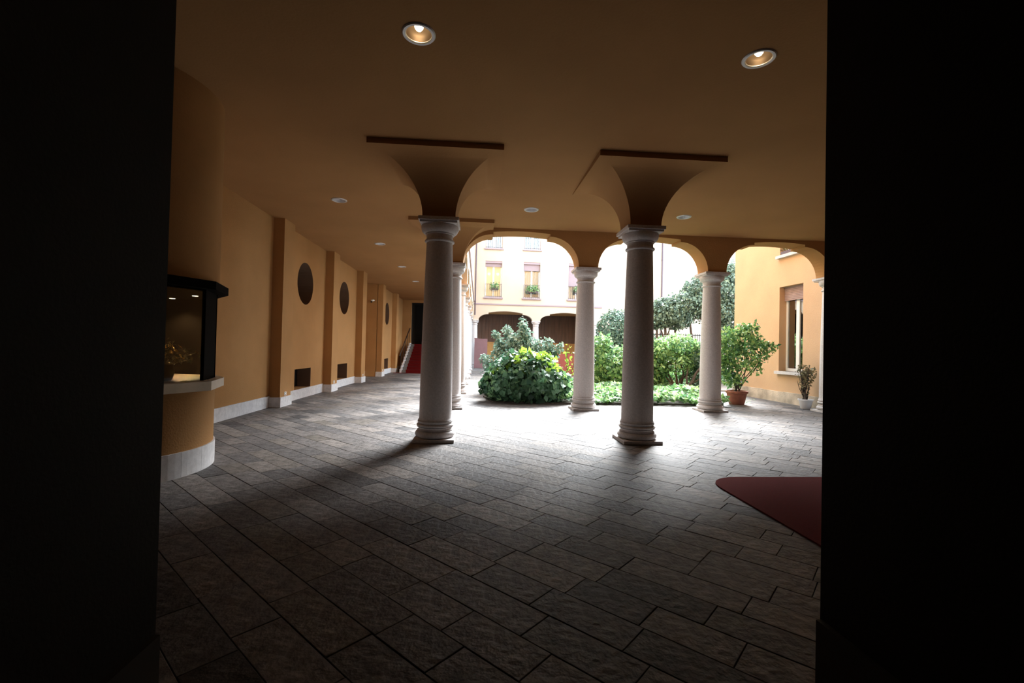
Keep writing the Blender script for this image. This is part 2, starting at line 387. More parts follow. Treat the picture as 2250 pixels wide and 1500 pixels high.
# right wing --------------------------------------------------------
WY0, WY1 = 13.08, 14.17
g = G().plate(rect(Y2+AT, 16.78, -.05, TOP), [rect(WY0, WY1, 1.0, 3.73), rect(WY0, WY1, 4.75, 7.4)], fYZ, XR, XR+.4)
g.box(XR+.4, 15, 16.4, 16.78, -.05, TOP).box(XR+1.6, 15, Y2+AT, 16.4, -.05, TOP)
wr = struct(g.build('wall_right_wing', 'wing'), 'orange plastered right wing with a tall white window')
g = G()
for k, (a, b) in enumerate([(11.97, 12.9), (12.9, 13.9), (13.9, 14.95), (14.95, 15.95), (15.95, 16.8)]):
    G().box(XR-.035, XR+.01, a+.002, b-.002, 0, .34+.01*(k % 2)).build('plinth_block', 'wing_plinth', wr)

# far building --------------------------------------------------------
FY = 34.7; FC = [-.30, 4.42, 9.05]
WX = [1.07, 4.01, 7.50]
fo = arcade_outline(FC, .30, 1.05, 3.64, 4.12, 4.22, 4.36, TOP, -1.2, 9.53)
fh = []
for wx in WX: fh += [rect(wx-.64, wx+.64, 5.40, 8.18), rect(wx-.64, wx+.64, 9.15, 11.9)]
wf = struct(G().plate(fo, fh, fXZ, FY, FY+.5).build('wall_far', 'facade_pale'), 'pale ochre far facade with windows above a dark arcade')
g = G().box(-1.2, 9.5, 38.5, 38.8, -.05, 2.05); struct(g.build('wall_far_arcade', 'ochre_dark'), 'ochre lower wall at the back of the far arcade')
wb = setp(bpy.data.objects.new('wall_far_boards', None), 'dark brown vertical boards high at the back of the far arcade', 'wall', None, 'structure'); C.objects.link(wb)
box('backing', -1.2, 9.5, 38.8, 38.95, -.05, 4.5, 'ochre_dark', wb)
for k in range(36): box('board', -1.2+k*.297+.004, -1.2+(k+1)*.297-.004, 38.47+.01*(k % 2), 38.8, 2.05, 4.4, 'boards', wb)
struct(box('ceiling_far_arcade', -1.2, 9.53, FY+.5, 38.8, 4.38, 4.6, 'ochre_dark'), 'ochre ceiling inside the far arcade', 'ceiling')
struct(box('wall_far_side', 9.2, 9.53, FY+.5, 38.8, -.05, 4.4, 'ochre_dark'), 'ochre side wall inside the far arcade')
struct(G().box(-.4, 9.53, FY-.05, FY, 4.82, 4.92).build('trim_2', 'shutter_lilac'), 'thin brown string course across the far facade', 'trim')
struct(box('wall_back', 9.53, 26, 36.2, 36.7, -.05, TOP, 'facade_pale'), 'pale sunlit wall behind the trees to the right')
struct(box('wall_back_return', 9.53, 9.9, FY, 36.2, -.05, TOP, 'facade_pale'), 'narrow return at the right corner of the far facade')

# ================================================================== THINGS
# columns -------------------------------------------------------------
def column_proto(name):
    t = thing(name, (0, 0, 0), 'x', 'column')
    G().cham(-.33, .33, -.33, .33, 0, .055, .006).build('plinth', 'granite', t)
    pr = [(.272, .055)]
    def torus(rc, zc, rr, hh, n=8, out=pr):
        for i in range(n+1): a = -PI/2+PI*i/n; out.append((rc+rr*math.cos(a), zc+hh*math.sin(a)))
    torus(.272, .112, .058, .056); pr.append((.276, .172)); 
    for i in range(5): a = i/4; pr.append((.272+.026*(2*a-1)**2, .178+.048*a))
    torus(.270, .255, .038, .026); pr.append((.272, .286)); torus(.272, .315, .020, .020); pr.append((.272, .340))
    smooth_by_angle(G().lathe(pr, 40).build('base', 'granite', t), 50)
    sh = [(.285, .338), (.276, .352), (.268, .375)]
    for i in range(1, 25):
        a = i/24; sh.append((.268-.052*(a**1.6), .375+2.905*a))
    smooth_by_angle(G().lathe(sh, 40).build('shaft', 'granite', t), 50)
    cp = [(.216, 3.278), (.232, 3.285)]; torus(.226, 3.305, .022, .022, out=cp)
    cp += [(.222, 3.330), (.220, 3.345), (.220, 3.405), (.240, 3.412), (.240, 3.428)]
    for i in range(9): a = PI/2*i/8; cp.append((.242+.066*math.sin(a), 3.430+.10*(1-math.cos(a))))
    cp.append((.308, 3.552)); cp.append((.300, 3.565))
    smooth_by_angle(G().lathe(cp, 40).build('capital', 'granite', t), 40)
    ab = G()
    ab.box(-.30, .30, -.30, .30, 3.562, 3.60); ab.box(-.325, .325, -.325, .325, 3.598, 3.652)
    ab.build('abacus', 'granite', t)
    return t
def dup(root, loc, label, group=None, rz=None):
    r = root.copy(); C.objects.link(r); r.location = loc; r['label'] = label
    if group: r['group'] = group
    if rz is not None: r.rotation_euler.z = rz
    for ch in root.children:
        c = ch.copy(); C.objects.link(c); c.parent = r
        for k in ch.children: d = k.copy(); C.objects.link(d); d.parent = c
    return r
col = column_proto('stone_column')
col.location = (COLX[0], Y1, 0); setp(col, 'dark front column left of centre under a flared capital block', group='portico columns')
dup(col, (COLX[1], Y1, 0), 'dark front column right of centre under a flared capital block', 'portico columns')
dup(col, (COLX[0], Y2, 0), 'corner column half hidden behind the dark left front column', 'courtyard arcade columns')
dup(col, (COLX[1], Y2, 0), 'pale arcade column right of the round ivy bush', 'courtyard arcade columns')
dup(col, (COLX[2], Y2, 0), 'pale arcade column left of the terracotta potted plant', 'courtyard arcade columns')
dup(col, (COLX[3], Y2, 0), 'arcade column at the right edge behind the white pot', 'courtyard arcade columns')
for i, y in enumerate(AY[1:]):
    dup(col, (COLX[0], y, 0), ['second', 'third', 'fourth', 'fifth', 'farthest'][i]+' column of the left side arcade counted from the near corner', 'side arcade columns')
for x, lab in zip(FC, ('far arcade column at the left corner behind the mauve panel', 'far arcade column between the two dark arches', 'far arcade column at the right end, beside the middle pale column')):
    c = dup(col, (x, FY+.25, 0), lab, 'far arcade columns')

# recessed ceiling lights ------------------------------------------------
LAB = ['lit recessed ceiling light at the top left of centre', 'lit recessed ceiling light at the top right',
       'unlit recessed ceiling light left of the dark left front column', 'unlit recessed ceiling light between the two front columns',
       'unlit recessed ceiling light right of the right front column', 'unlit recessed light over the gallery, nearest of the three',
       'unlit recessed light over the gallery, middle of the three', 'unlit recessed light over the gallery, farthest of the three']
for (x, y, on), lab in zip(LIGHTS, LAB):
    t = thing('ceiling_downlight', (x, y, CEIL), lab, 'ceiling light', 'recessed ceiling lights')
    smooth_by_angle(G().lathe([(.122, .02), (.122, -.006), (.130, -.014), (.152, -.014), (.162, -.004), (.162, .0)], 36, caps=False).build('trim_ring', 'ring_metal', t))
    smooth_by_angle(G().lathe([(.122, .0), (.112, .05), (.085, .09), (.055, .105)], 36, caps=False).build('reflector', 'reflector_bronze' if on else 'lamp_off', t))  # unlit reflectors are coloured pale to imitate the bright floor they mirror
    G().lathe([(.124, .0), (.124, .13), (.0, .13)], 24, caps=False).build('can', 'black_metal', t)
    smooth_by_angle(G().lathe([(.0, .030), (.026, .036), (.040, .055), (.044, .085), (.044, .105)], 24, caps=False).build('lamp', 'lamp_on' if on else 'lamp_off', t))
    if on:
        l = bpy.data.lights.new('downlight_beam', 'SPOT'); l.energy = 2.2; l.color = (1, .78, .5); l.spot_size = 1.6; l.spot_blend = .8; l.shadow_soft_size = .05
        lo = bpy.data.objects.new('downlight_beam', l); C.objects.link(lo); lo.parent = t; lo.location = (0, 0, -.02)

# reception kiosk ----------------------------------------------------------
KX, KY, KR = -4.35, 5.75, 1.07
def kcirc(r, n=72): return [(r*math.cos(2*PI*k/n), r*math.sin(2*PI*k/n)) for k in range(n)]
def kpoly(off=0):
    pts = [(-35, 1.33), (-10.7, 1.335), (22, 1.175), (58, 1.17), (95, 1.17), (135, 1.2), (180, 1.2), (225, 1.2), (270, 1.25), (298, 1.3)]
    return [((r+off)*math.cos(math.radians(a)), (r+off)*math.sin(math.radians(a))) for a, r in pts]
kw = struct(G().lathe([(KR, 2.24), (KR, CEIL)], 72, (KX, KY, 0)).build('wall_reception', 'stucco', smooth=False), 'rounded ochre wall above the reception kiosk')
smooth_by_angle(kw)
kt = thing('reception_kiosk', (KX, KY, 0), 'round ochre reception desk with marble counter, glass front and dark canopy', 'reception desk')
smooth_by_angle(G().lathe([(KR-.02, .285), (KR-.02, 1.02)], 72).build('desk_wall', 'stucco', kt))
NB = 22
for k in range(NB):
    a0 = 2*PI*k/NB+.0012; a1 = 2*PI*(k+1)/NB-.0012; q = []
    for i in range(5): a = a0+(a1-a0)*i/4; q.append(((KR+.0)*math.cos(a), KR*math.sin(a)))
    for i in range(5): a = a1-(a1-a0)*i/4; q.append(((KR-.06)*math.cos(a), (KR-.06)*math.sin(a)))
    G().prism(q, 0, .285).build('plinth_block', 'plinth_stone', kt)
G().prism(kpoly(-.02), .985, 1.09).build('countertop', 'marble', kt)
G().prism(kpoly(), 2.15, 2.245).build('canopy', 'kiosk_black', kt)
G().prism([(x*.86, y*.86) for x, y in kpoly()], 2.13, 2.155).build('soffit', 'kiosk_black', kt)
P_ = kpoly(-.14)
for i in range(len(P_)):
    a = Vector((*P_[i], 0)); b = Vector((*P_[(i+1) % len(P_)], 0)); d = (b-a).normalized(); n_ = Vector((d.y, -d.x, 0))
    gg = G().prism([tuple((a+n_*.018-d*.018)[:2]), tuple((a+n_*.018+d*.018)[:2]), tuple((a-n_*.018+d*.018)[:2]), tuple((a-n_*.018-d*.018)[:2])], 1.09, 2.15); gg.build('corner_post', 'kiosk_black', kt)
    if i in (0, 7, 8, 9):
        gg = G().prism([tuple((a+n_*.004+d*.02)[:2]), tuple((b+n_*.004-d*.02)[:2]), tuple((b-n_*.004-d*.02)[:2]), tuple((a-n_*.004+d*.02)[:2])], 1.09, 2.15); gg.build('glass_pane', 'glass_dark', kt)
    else:
        gg = G().prism([tuple((a+n_*.015+d*.02)[:2]), tuple((b+n_*.015-d*.02)[:2]), tuple((b-n_*.015-d*.02)[:2]), tuple((a-n_*.015+d*.02)[:2])], 1.09, 2.15); gg.build('side_panel', 'kiosk_black', kt)
for (x, y, lab) in ((-4.12, 6.45, 'small lit spotlight under the kiosk canopy, left of the two'), (-3.56, 6.00, 'small lit spotlight under the kiosk canopy, right of the two')):
    t = thing('canopy_spotlight', (x, y, 2.13), lab, 'spotlight', 'kiosk spotlights')
    G().lathe([(.045, -.012), (.045, .0), (.03, .0)], 20).build('rim', 'black_metal', t)
    G().lathe([(.001, -.018), (.03, -.016), (.034, -.012)], 16).build('lens', 'bulb_warm', t)
    l = bpy.data.lights.new('spotlight_beam', 'SPOT'); l.energy = 60; l.color = (1, .66, .28); l.spot_size = 2.3; l.spot_blend = .7; l.shadow_soft_size = .03
    lo = bpy.data.objects.new('spotlight_beam', l); C.objects.link(lo); lo.parent = t; lo.location = (0, 0, -.075)

# leaves ------------------------------------------------------------------------
LEAF = {'oval': ([(0, 0, 0), (.28, .5, .10), (0, .5, 0), (-.28, .5, .10), (0, 1, -.06)], [(0, 1, 2), (0, 2, 3), (1, 4, 2), (2, 4, 3)]),
        'ivy': ([(0, 0, 0), (.5, .28, .07), (.3, .62, .03), (0, .42, -.02), (-.5, .28, .07), (-.3, .62, .03), (0, 1, -.08)], [(0, 1, 3), (1, 2, 3), (2, 6, 3), (0, 3, 4), (4, 3, 5), (5, 3, 6)]),
        'thin': ([(0, 0, 0), (.13, .45, .04), (-.13, .45, .04), (0, 1, -.05)], [(0, 1, 2), (1, 3, 2)])}
def leaves_mesh(P, Nn, size, shape='oval', jitter=.6, sj=.35):
    # P points, Nn leaf face normals; returns verts, faces for leaves drooping outwards
    lv, lf = LEAF[shape]; lv = np.array(lv, float); n = len(P)
    N_ = Nn+nrs.normal(0, jitter, (n, 3)); N_ /= np.linalg.norm(N_, axis=1)[:, None]+1e-9
    T = nrs.normal(0, 1, (n, 3))+Nn*.6+np.array([0, 0, -.35]); T -= N_*(T*N_).sum(1)[:, None]; T /= np.linalg.norm(T, axis=1)[:, None]+1e-9
    B = np.cross(T, N_); sc = size*(1+nrs.uniform(-sj, sj, n))
    V = P[:, None, :]+sc[:, None, None]*(lv[None, :, 0, None]*B[:, None, :]+lv[None, :, 1, None]*T[:, None, :]+lv[None, :, 2, None]*N_[:, None, :])
    k = len(lv); F = (np.array(lf)[None]+np.arange(n)[:, None, None]*k).reshape(-1, 3)
    return V.reshape(-1, 3), F
def mesh_np(name, V, F, m, parent=None, kind=None):
    me = bpy.data.meshes.new(name); me.vertices.add(len(V)); me.vertices.foreach_set('co', V.astype(np.float32).ravel())
    nf = len(F); me.loops.add(nf*3); me.loops.foreach_set('vertex_index', F.astype(np.int32).ravel())
    me.polygons.add(nf); me.polygons.foreach_set('loop_start', np.arange(0, nf*3, 3, dtype=np.int32)); me.update(calc_edges=True); me.validate()
    me.materials.append(MATS[m]); o = bpy.data.objects.new(name, me); C.objects.link(o)
    if parent: o.parent = parent
    if kind: o['kind'] = kind
    return o
def blob_pts(blobs, n, shell=.72, zmin=.02, up=.25, lump=.12):
    # blobs (cx,cy,cz,rx,ry,rz): points in the outer shell, outward normals
    A = np.array([b[3]*b[4]+b[4]*b[5]+b[3]*b[5] for b in blobs]); pk = nrs.choice(len(blobs), n, p=A/A.sum()); Bb = np.array(blobs)[pk]
    d = nrs.normal(0, 1, (n, 3)); d[:, 2] += up; d /= np.linalg.norm(d, axis=1)[:, None]
    r = shell+(1-shell)*nrs.random(n)**.6
    r = r*(1+lump*np.sin(d[:, 0]*7+pk)*np.cos(d[:, 1]*6+2*pk)*np.sin(d[:, 2]*5+1.3))
    P = Bb[:, :3]+d*Bb[:, 3:]*r[:, None]; N_ = d/Bb[:, 3:]; N_ /= np.linalg.norm(N_, axis=1)[:, None]
    k = P[:, 2] > zmin
    return P[k], N_[k]
def branch(g, a, b, r0, r1, wob=.06, n=5):
    a = Vector(a); b = Vector(b); pts = []
    for i in range(n+1):
        t = i/n; pts.append(a.lerp(b, t)+Vector((rnd.uniform(-1, 1), rnd.uniform(-1, 1), rnd.uniform(-.4, .4)))*wob*math.sin(PI*t))
    g.tube(pts, [r0+(r1-r0)*i/n for i in range(n+1)], 6); return pts

# flowers on the counter
ft = thing('flower_bouquet', (-3.56, 5.50, 1.09), 'bouquet of yellow flowers in a dark vase on the reception counter', 'flowers')
smooth_by_angle(G().lathe([(.05, 0), (.065, .02), (.085, .10), (.075, .17), (.085, .19), (.07, .185)], 24).build('vase', 'black_metal', ft))
gs = G(); Pn = []
for k in range(46):
    a = rnd.uniform(0, 2*PI); rr = rnd.uniform(.02, .25)**.9; z = .19+rnd.uniform(.02, .27)*(1-.5*rr/.25)+.03
    e = Vector((rr*math.cos(a), rr*math.sin(a), z)); gs.tube([(0, 0, .15), (e.x*.5, e.y*.5, .15+(z-.15)*.65), tuple(e)], .003, 4); Pn.append((e, a))
gs.build('stems', 'twig_green', ft)
P = np.array([e for e, a in Pn for _ in range(5)])-np.array([0, 0, .03])+nrs.normal(0, .03, (len(Pn)*5, 3)); Nn = P/np.linalg.norm(P, axis=1)[:, None]
V, F = leaves_mesh(P, Nn, .05, 'oval'); mesh_np('leaves', V, F, 'leaf_dry', ft, 'stuff')
for e, a in Pn[:30]:
    gp = G(); n_ = Vector((math.cos(a), math.sin(a), 1.1)).normalized(); t1 = n_.orthogonal().normalized(); t2 = n_.cross(t1); R0 = rnd.uniform(.024, .040)
    for k in range(9):
        q = 2*PI*k/9; q1 = q+.3; dd = t1*math.cos(q)+t2*math.sin(q); d2 = t1*math.cos(q1)+t2*math.sin(q1); d0 = t1*math.cos(q-.3)+t2*math.sin(q-.3)
        gp.add([e, e+d0*R0*.7+n_*.004, e+dd*R0+n_*.008, e+d2*R0*.7+n_*.004], [(0, 1, 2, 3)])
    gp.add([e+n_*.004+(t1*math.cos(2*PI*k/8)+t2*math.sin(2*PI*k/8))*R0*.35 for k in range(8)]+[e+n_*.012], [(k, (k+1) % 8, 8) for k in range(8)])
    gp.build('flower_head', 'flower_yellow', ft)
bt = setp(G().box(-.14, .14, -.10, .10, 0, .004).box(-.12, .15, -.08, .11, .004, .007).build('paper_stack', 'paper', loc=(-3.26, 5.52, 1.09)), 'loose sheets of paper at the right corner of the reception counter', 'paper'); bt.rotation_euler.z = .5
bt = setp(G().cham(-.20, .20, -.13, .13, 0, .03, .006).build('desk_blotter', 'wood_dark', loc=(-3.62, 4.92, 1.09)), 'dark flat folder lying in front of the yellow flowers', 'folder'); bt.rotation_euler.z = .35

# red carpet near right -------------------------------------------------------
q = [(2.80, YN+.3)]
for i in range(13): a = PI-PI/2*i/12; q.append((2.80+.42+.42*math.cos(a), 5.03+.42*math.sin(a)))
q += [(9.8, 5.45), (9.8, YN+.3)]
g = G(); n = len(q); inn = []
for i in range(n):
    inn.append(q[i])
g.prism(q, .001, .014)
setp(g.build('red_carpet', 'carpet_red'), 'dark red carpet with a rounded corner on the floor at right', 'carpet')

# wall fittings -------------------------------------------------------------------
for yc, lab in zip(PY[:4], ('nearest', 'second nearest', 'third', 'fourth')):
    t = thing('wall_socket', (PIL, yc-.02, .245), f'small white wall socket above the skirting of the {lab} pilaster', 'socket', 'pilaster sockets')
    G().cham(-.045, .045, -.055, .055, 0, .012, .003).build('cover', 'white_plastic', t).matrix_local = Matrix.Translation((0, 0, .06)) @ Matrix.Rotation(PI/2, 4, 'Y')
    for s in (-1, 1): box('outlet', .011, .0135, -.015, .015, .06+s*.025-.012, .06+s*.025+.012, 'interior_dark', t)
t = thing('wall_lamp', (-5.22, 22.87, 3.74), 'small white lamp fixed high on the wall beyond the third pilaster', 'wall lamp')
box('bracket', -.09, -.03, -.05, .02, -.10, -.02, 'black_metal', t)
smooth_by_angle(G().lathe([(.02, -.05), (.07, -.03), (.10, .0), (.10, .02), (.04, .05)], 20, (.02, -.12, 0)).build('shade', 'white_plastic', t))
box('arm', -.07, .03, -.12, -.04, -.02, .0, 'black_metal', t)

# staircase with red runner ---------------------------------------------------------
st = thing('staircase', (-4.45, 26.4, 0), 'stone stairs with a red carpet runner at the end of the gallery', 'staircase')
NS = 10; RI = .168; TR = .36; 
for k in range(NS):
    G().box(.16, 3.2, k*TR, k*TR+TR+.03 if k < NS-1 else 4.1, 0 if k == 0 else k*RI-.03, (k+1)*RI).build('step', 'step_stone', st)
g = G(); r0, r1 = .38, 2.7
for k in range(NS):
    g.box(r0, r1, k*TR-.012, k*TR, k*RI+(.014 if k else .0), (k+1)*RI+.012); g.box(r0, r1, k*TR-.012, (k+1)*TR if k < NS-1 else 4.0, (k+1)*RI, (k+1)*RI+.012)
g.build('carpet_runner', 'carpet_red', st)
poly = [(-.05, 0)]
for k in range(NS): poly += [(k*TR-.05, (k+1)*RI+.05), ((k+1)*TR-.05, (k+1)*RI+.05)]
poly += [(3.85, 0)]
G().plate(poly, [], fYZ, .03, .13).build('stringer', 'plinth_stone', st)
g = G().tube([(.03, -.15, .95), (.03, .0, 1.05), (.03, 3.5, 2.68), (.03, 3.7, 2.68)], .035, 8)
hr = g.build('handrail', 'wood_dark', st)
for k in range(5): G().tube([(.06, .1+k*.8, 1.09+k*.372), (.06, .1+k*.8, .30+k*.372)], .012, 6).build('baluster', 'black_metal', hr)
setp(G().box(-4.75, -1.2, 26.02, 26.36, .001, .012).build('stair_mat', 'carpet_red'), 'narrow red mat on the floor at the foot of the stairs', 'mat')

# windows ----------------------------------------------------------------------------
def window_far(n, wx, z0, z1, shut, lab, curt, warm=False, closed=False):
    t = setp(bpy.data.objects.new(f'window_{n}', None), lab, 'window', None, 'structure'); C.objects.link(t); t.location = (wx, FY, z0)
    H = z1-z0; W = .64; d = .22
    for x0, x1, a, b in ((-W, -W+.09, 0, H), (W-.09, W, 0, H), (-W+.09, W-.09, 0, .09), (-W+.09, W-.09, H-.09, H), (-.06, .06, .09, H-.09)):
        box('frame', x0, x1, d, d+.07, a, b, 'white_paint', t)
    for s in (-1, 1):
        x0, x1 = (-W+.09, -.06) if s < 0 else (.06, W-.09)
        box('pane', x0, x1, d+.03, d+.036, .09, H-.09, 'glass', t)
    if shut:
        gs = G(); k = 0; z = H
        while z > H-shut: gs.box(-W+.01, W-.01, d-.09, d-.055+.012*(k % 2), z-.058, z-.002); z -= .06; k += 1
        gs.build('shutter', 'shutter_lilac', t)
        box('shutter_box', -W, W, .03, d-.05, H-.16, H, 'shutter_lilac', t)
    box('room', -W, W, .49, .51, 0, H, 'interior_glow' if warm else 'interior', t)
    if curt:
        for s in (-1, 1):
            vv = []; ff = []; K = 16
            for i in range(K+1):
                a = i/K
                for z, wide in ((.1, .62), (H*.55, .5 if s > 0 else .6), (H-.1, .58)):
                    x = s*(W-.09-a*wide*.92); vv.append((x, d+.11+.02*math.sin(a*22), z))
            for i in range(K):
                for j in range(2): ff.append((i*3+j, i*3+j+1, i*3+3+j+1, i*3+3+j))
            obj('curtain', vv, ff, 'curtain', t)
    if warm:
        for s in (-1, 1): smooth_by_angle(G().lathe([(.01, -.09), (.07, -.06), (.09, 0), (.07, .06), (.01, .09)], 14, (s*.34, d+.16, H*.66)).build('lamp_globe', 'bulb_warm', t))
    box('sill', -W-.1, W+.1, -.10, .22, -.10, 0, 'shutter_lilac', t)
    rl = G().box(-W, W, -.02, .01, 1.0, 1.03); rl.box(-W, W, -.02, .01, .06, .09); r_o = rl.build('railing', 'iron', t)
    for k in range(9): G().box(-W+.02+k*.155-.01, -W+.02+k*.155+.01, -.015, .005, 0, 1.0).build('bar', 'iron', r_o)
    return t
window_far(1, WX[0], 5.40, 8.18, .42, 'first floor far window at left with warm lamps inside', False, warm=True)
window_far(2, WX[1], 5.40, 8.18, .62, 'first floor far window at centre with parted white curtains', True)
window_far(3, WX[2], 5.40, 8.18, 1.7, 'first floor far window beside the middle pale column, shutter mostly down', False)
window_far(4, WX[0], 9.15, 11.9, .3, 'second floor far window at left under the arch', True)
window_far(5, WX[1], 9.15, 11.9, .3, 'second floor far window at centre under the arch', True)
window_far(6, WX[2], 9.15, 11.9, .3, 'second floor far window at right, above the shuttered one', True)
def window_wing(n, z0, z1, shut, lab):
    t = setp(bpy.data.objects.new(f'window_{n}', None), lab, 'window', None, 'structure'); C.objects.link(t); t.location = (XR, (WY0+WY1)/2, z0)
    H = z1-z0; W = (WY1-WY0)/2; d = .24
    for a0, a1, a, b in ((-W, -W+.075, 0, H), (W-.075, W, 0, H), (-W+.075, W-.075, 0, .10), (-W+.075, W-.075, H-.09, H), (-.07, .07, .10, H-.09)):
        G().cham(0, 1, 0, 1, 0, 1, .0001)
        box('frame', d, d+.07, a0, a1, a, b, 'white_paint', t)
    for y0, y1 in ((-W+.075, -.07), (.07, W-.075)): box('pane', d+.03, d+.036, y0, y1, .10, H-.09, 'glass_window', t)
    gs = G(); z = H; k = 0
    while z > H-shut:
        gs.add(*(lambda q: (q.v, q.f))(G().box(d-.07, d-.04, -W+.005, W-.005, z-.048, z-.004))); gs.box(d-.055, d-.045, -W+.005, W-.005, z-.05, z); z -= .05; k += 1
    gs.build('shutter', 'shutter', t)
    box('sill', -.11, .26, -W-.08, W+.08, -.09, 0, 'granite', t)
    box('room', .98, 1.0, -W-.4, W+.4, -.2, H+.2, 'interior', t)
    for s in (-1, 1):
        vv = []; ff = []; K = 20
        for i in range(K+1):
            a = i/K
            for z in (.08, H-.1): vv.append((d+.075+.02*math.sin(a*26), s*(W-.03-a*W*.93), z))
        for i in range(K): ff.append((i*2, i*2+1, i*2+3, i*2+2))
        obj('curtain', vv, ff, 'curtain', t)
    return t
window_wing(7, 1.0, 3.73, .42, 'tall white window with a brown roller shutter in the orange wing')
window_wing(8, 4.75, 7.4, .35, 'upper window of the orange wing with flowers on its sill')

# window boxes with plants ---------------------------------------------------------------
def window_plant(x, y, z, w_, lab, n=260, ax='x'):
    t = thing('window_planter', (x, y, z), lab, 'planter', 'window planters', rz=0 if ax == 'x' else PI/2)
    G().cham(-w_*.55, w_*.55, -.10, .10, 0, .16, .01).build('box', 'iron', t)
    P, N_ = blob_pts([(0, -.05, .30, w_*.70, .26, .36), (-w_*.3, -.08, .18, w_*.4, .25, .30), (w_*.3, -.08, .22, w_*.4, .25, .30)], n, .4, .05)
    V, F = leaves_mesh(P, N_, .11, 'oval'); mesh_np('leaves', V, F, 'leaf_rhodo', t, 'stuff')
window_plant(WX[0]+.08, FY-.16, 5.95, .55, 'leafy green planter on the railing of the warm-lit far window')
window_plant(WX[1]+.05, FY-.16, 5.80, .75, 'leafy green planter on the railing of the curtained far window', 380)
window_plant(WX[2]+.15, FY-.16, 5.85, .55, 'leafy green planter on the railing of the shuttered far window')
t = thing('sill_flowers', (XR-.02, 13.75, 4.75), 'pinkish flowers on the upper sill of the orange wing', 'flowers')
G().cham(-.08, .08, -.25, .25, 0, .10, .01).build('box', 'iron', t)
P, N_ = blob_pts([(0, 0, .22, .12, .3, .14)], 160, .3, .02); V, F = leaves_mesh(P, N_, .07); mesh_np('leaves', V, F, 'leaf_dry', t, 'stuff')

# drainpipe, panels, fence ------------------------------------------------------------------
def at(u, v, y):
    d = RM @ Vector((u-CX, v-CY, FPX)); t = y/d.y; return Vector((d.x*t, y, EYE+d.z*t))
px = at(1455, 600, 36.1).x
t = thing('drainpipe', (px, 36.1, 0), 'thin vertical drainpipe on the pale wall behind the trees', 'pipe')
G().tube([(0, 0, 0), (0, 0, 18)], .055, 10).build('pipe', 'iron', t)
for z in (3, 6, 9, 12): G().lathe([(.07, 0), (.07, .05)], 12, (0, 0, z)).build('bracket', 'iron', t)
t = thing('drainpipe', (COLX[0]+AT+.12, 34.45, 0), 'drainpipe in the corner where side arcade meets far facade', 'pipe')
G().tube([(0, 0, 4.0), (0, 0, 18)], .05, 8).build('pipe', 'iron', t); G().lathe([(.07, 0), (.07, .05)], 10, (0, 0, 5)).build('bracket', 'iron', t)
t = thing('mauve_screen', (.22, 33.9, 0), 'mauve brown freestanding panel at the left end of the far arcade', 'panel')
box('board', -.48, .48, -.03, .03, .03, 2.2, 'panel_mauve', t); box('foot', -.46, -.38, -.25, .25, 0, .05, 'iron', t); box('foot', .38, .46, -.25, .25, 0, .05, 'iron', t); box('cap', -.5, -.2, -.05, .05, 2.2, 2.25, 'panel_mauve', t)
t = thing('red_screen', (5.2, 26.1, 0), 'dark red low screen standing behind the middle pale column', 'screen')
box('board', -1.15, 1.15, -.03, .03, .02, 1.28, 'panel_red', t)
for x in (-1.1, 0, 1.1): box('post', x-.03, x+.03, .03, .09, 0, 1.3, 'iron', t)
t = thing('iron_fence', (12.9, 27.6, 0), 'dark iron fence in front of the pale wall under the trees', 'fence')
for z in (.15, 1.6, 2.58): box('rail', -3.4, 3.4, -.02, .02, z, z+.05, 'black_metal', t)
for k in range(46): box('bar', -3.4+k*.15, -3.375+k*.15, -.012, .012, 0, 2.7, 'black_metal', t)

# ================================================================== GARDEN
bed = [(.45, 12.85), (2.3, 12.75), (7.15, 12.9), (7.3, 14.5), (8.2, 17.5), (16, 18.0), (16, 33.0), (1.5, 31.0), (1.0, 20), (.2, 14.3)]
gb = struct(G().prism(bed, .0, .04).build('garden_bed', 'soil'), 'dark soil bed of the courtyard garden', 'garden bed')
for i in range(len(bed)):
    a = Vector((*bed[i], 0)); b = Vector((*bed[(i+1) % len(bed)], 0)); n = max(1, int((b-a).length/.9))
    if i not in (2, 3): continue
    d = (b-a).normalized(); nn = Vector((d.y, -d.x, 0))
    for k in range(n):
        p = a.lerp(b, k/n)+d*.003; q_ = a.lerp(b, (k+1)/n)-d*.003
        G().prism([tuple((p+nn*.09)[:2]), tuple((q_+nn*.09)[:2]), tuple(q_[:2]), tuple(p[:2])], 0, .08).build('kerb_stone', 'kerb', gb)

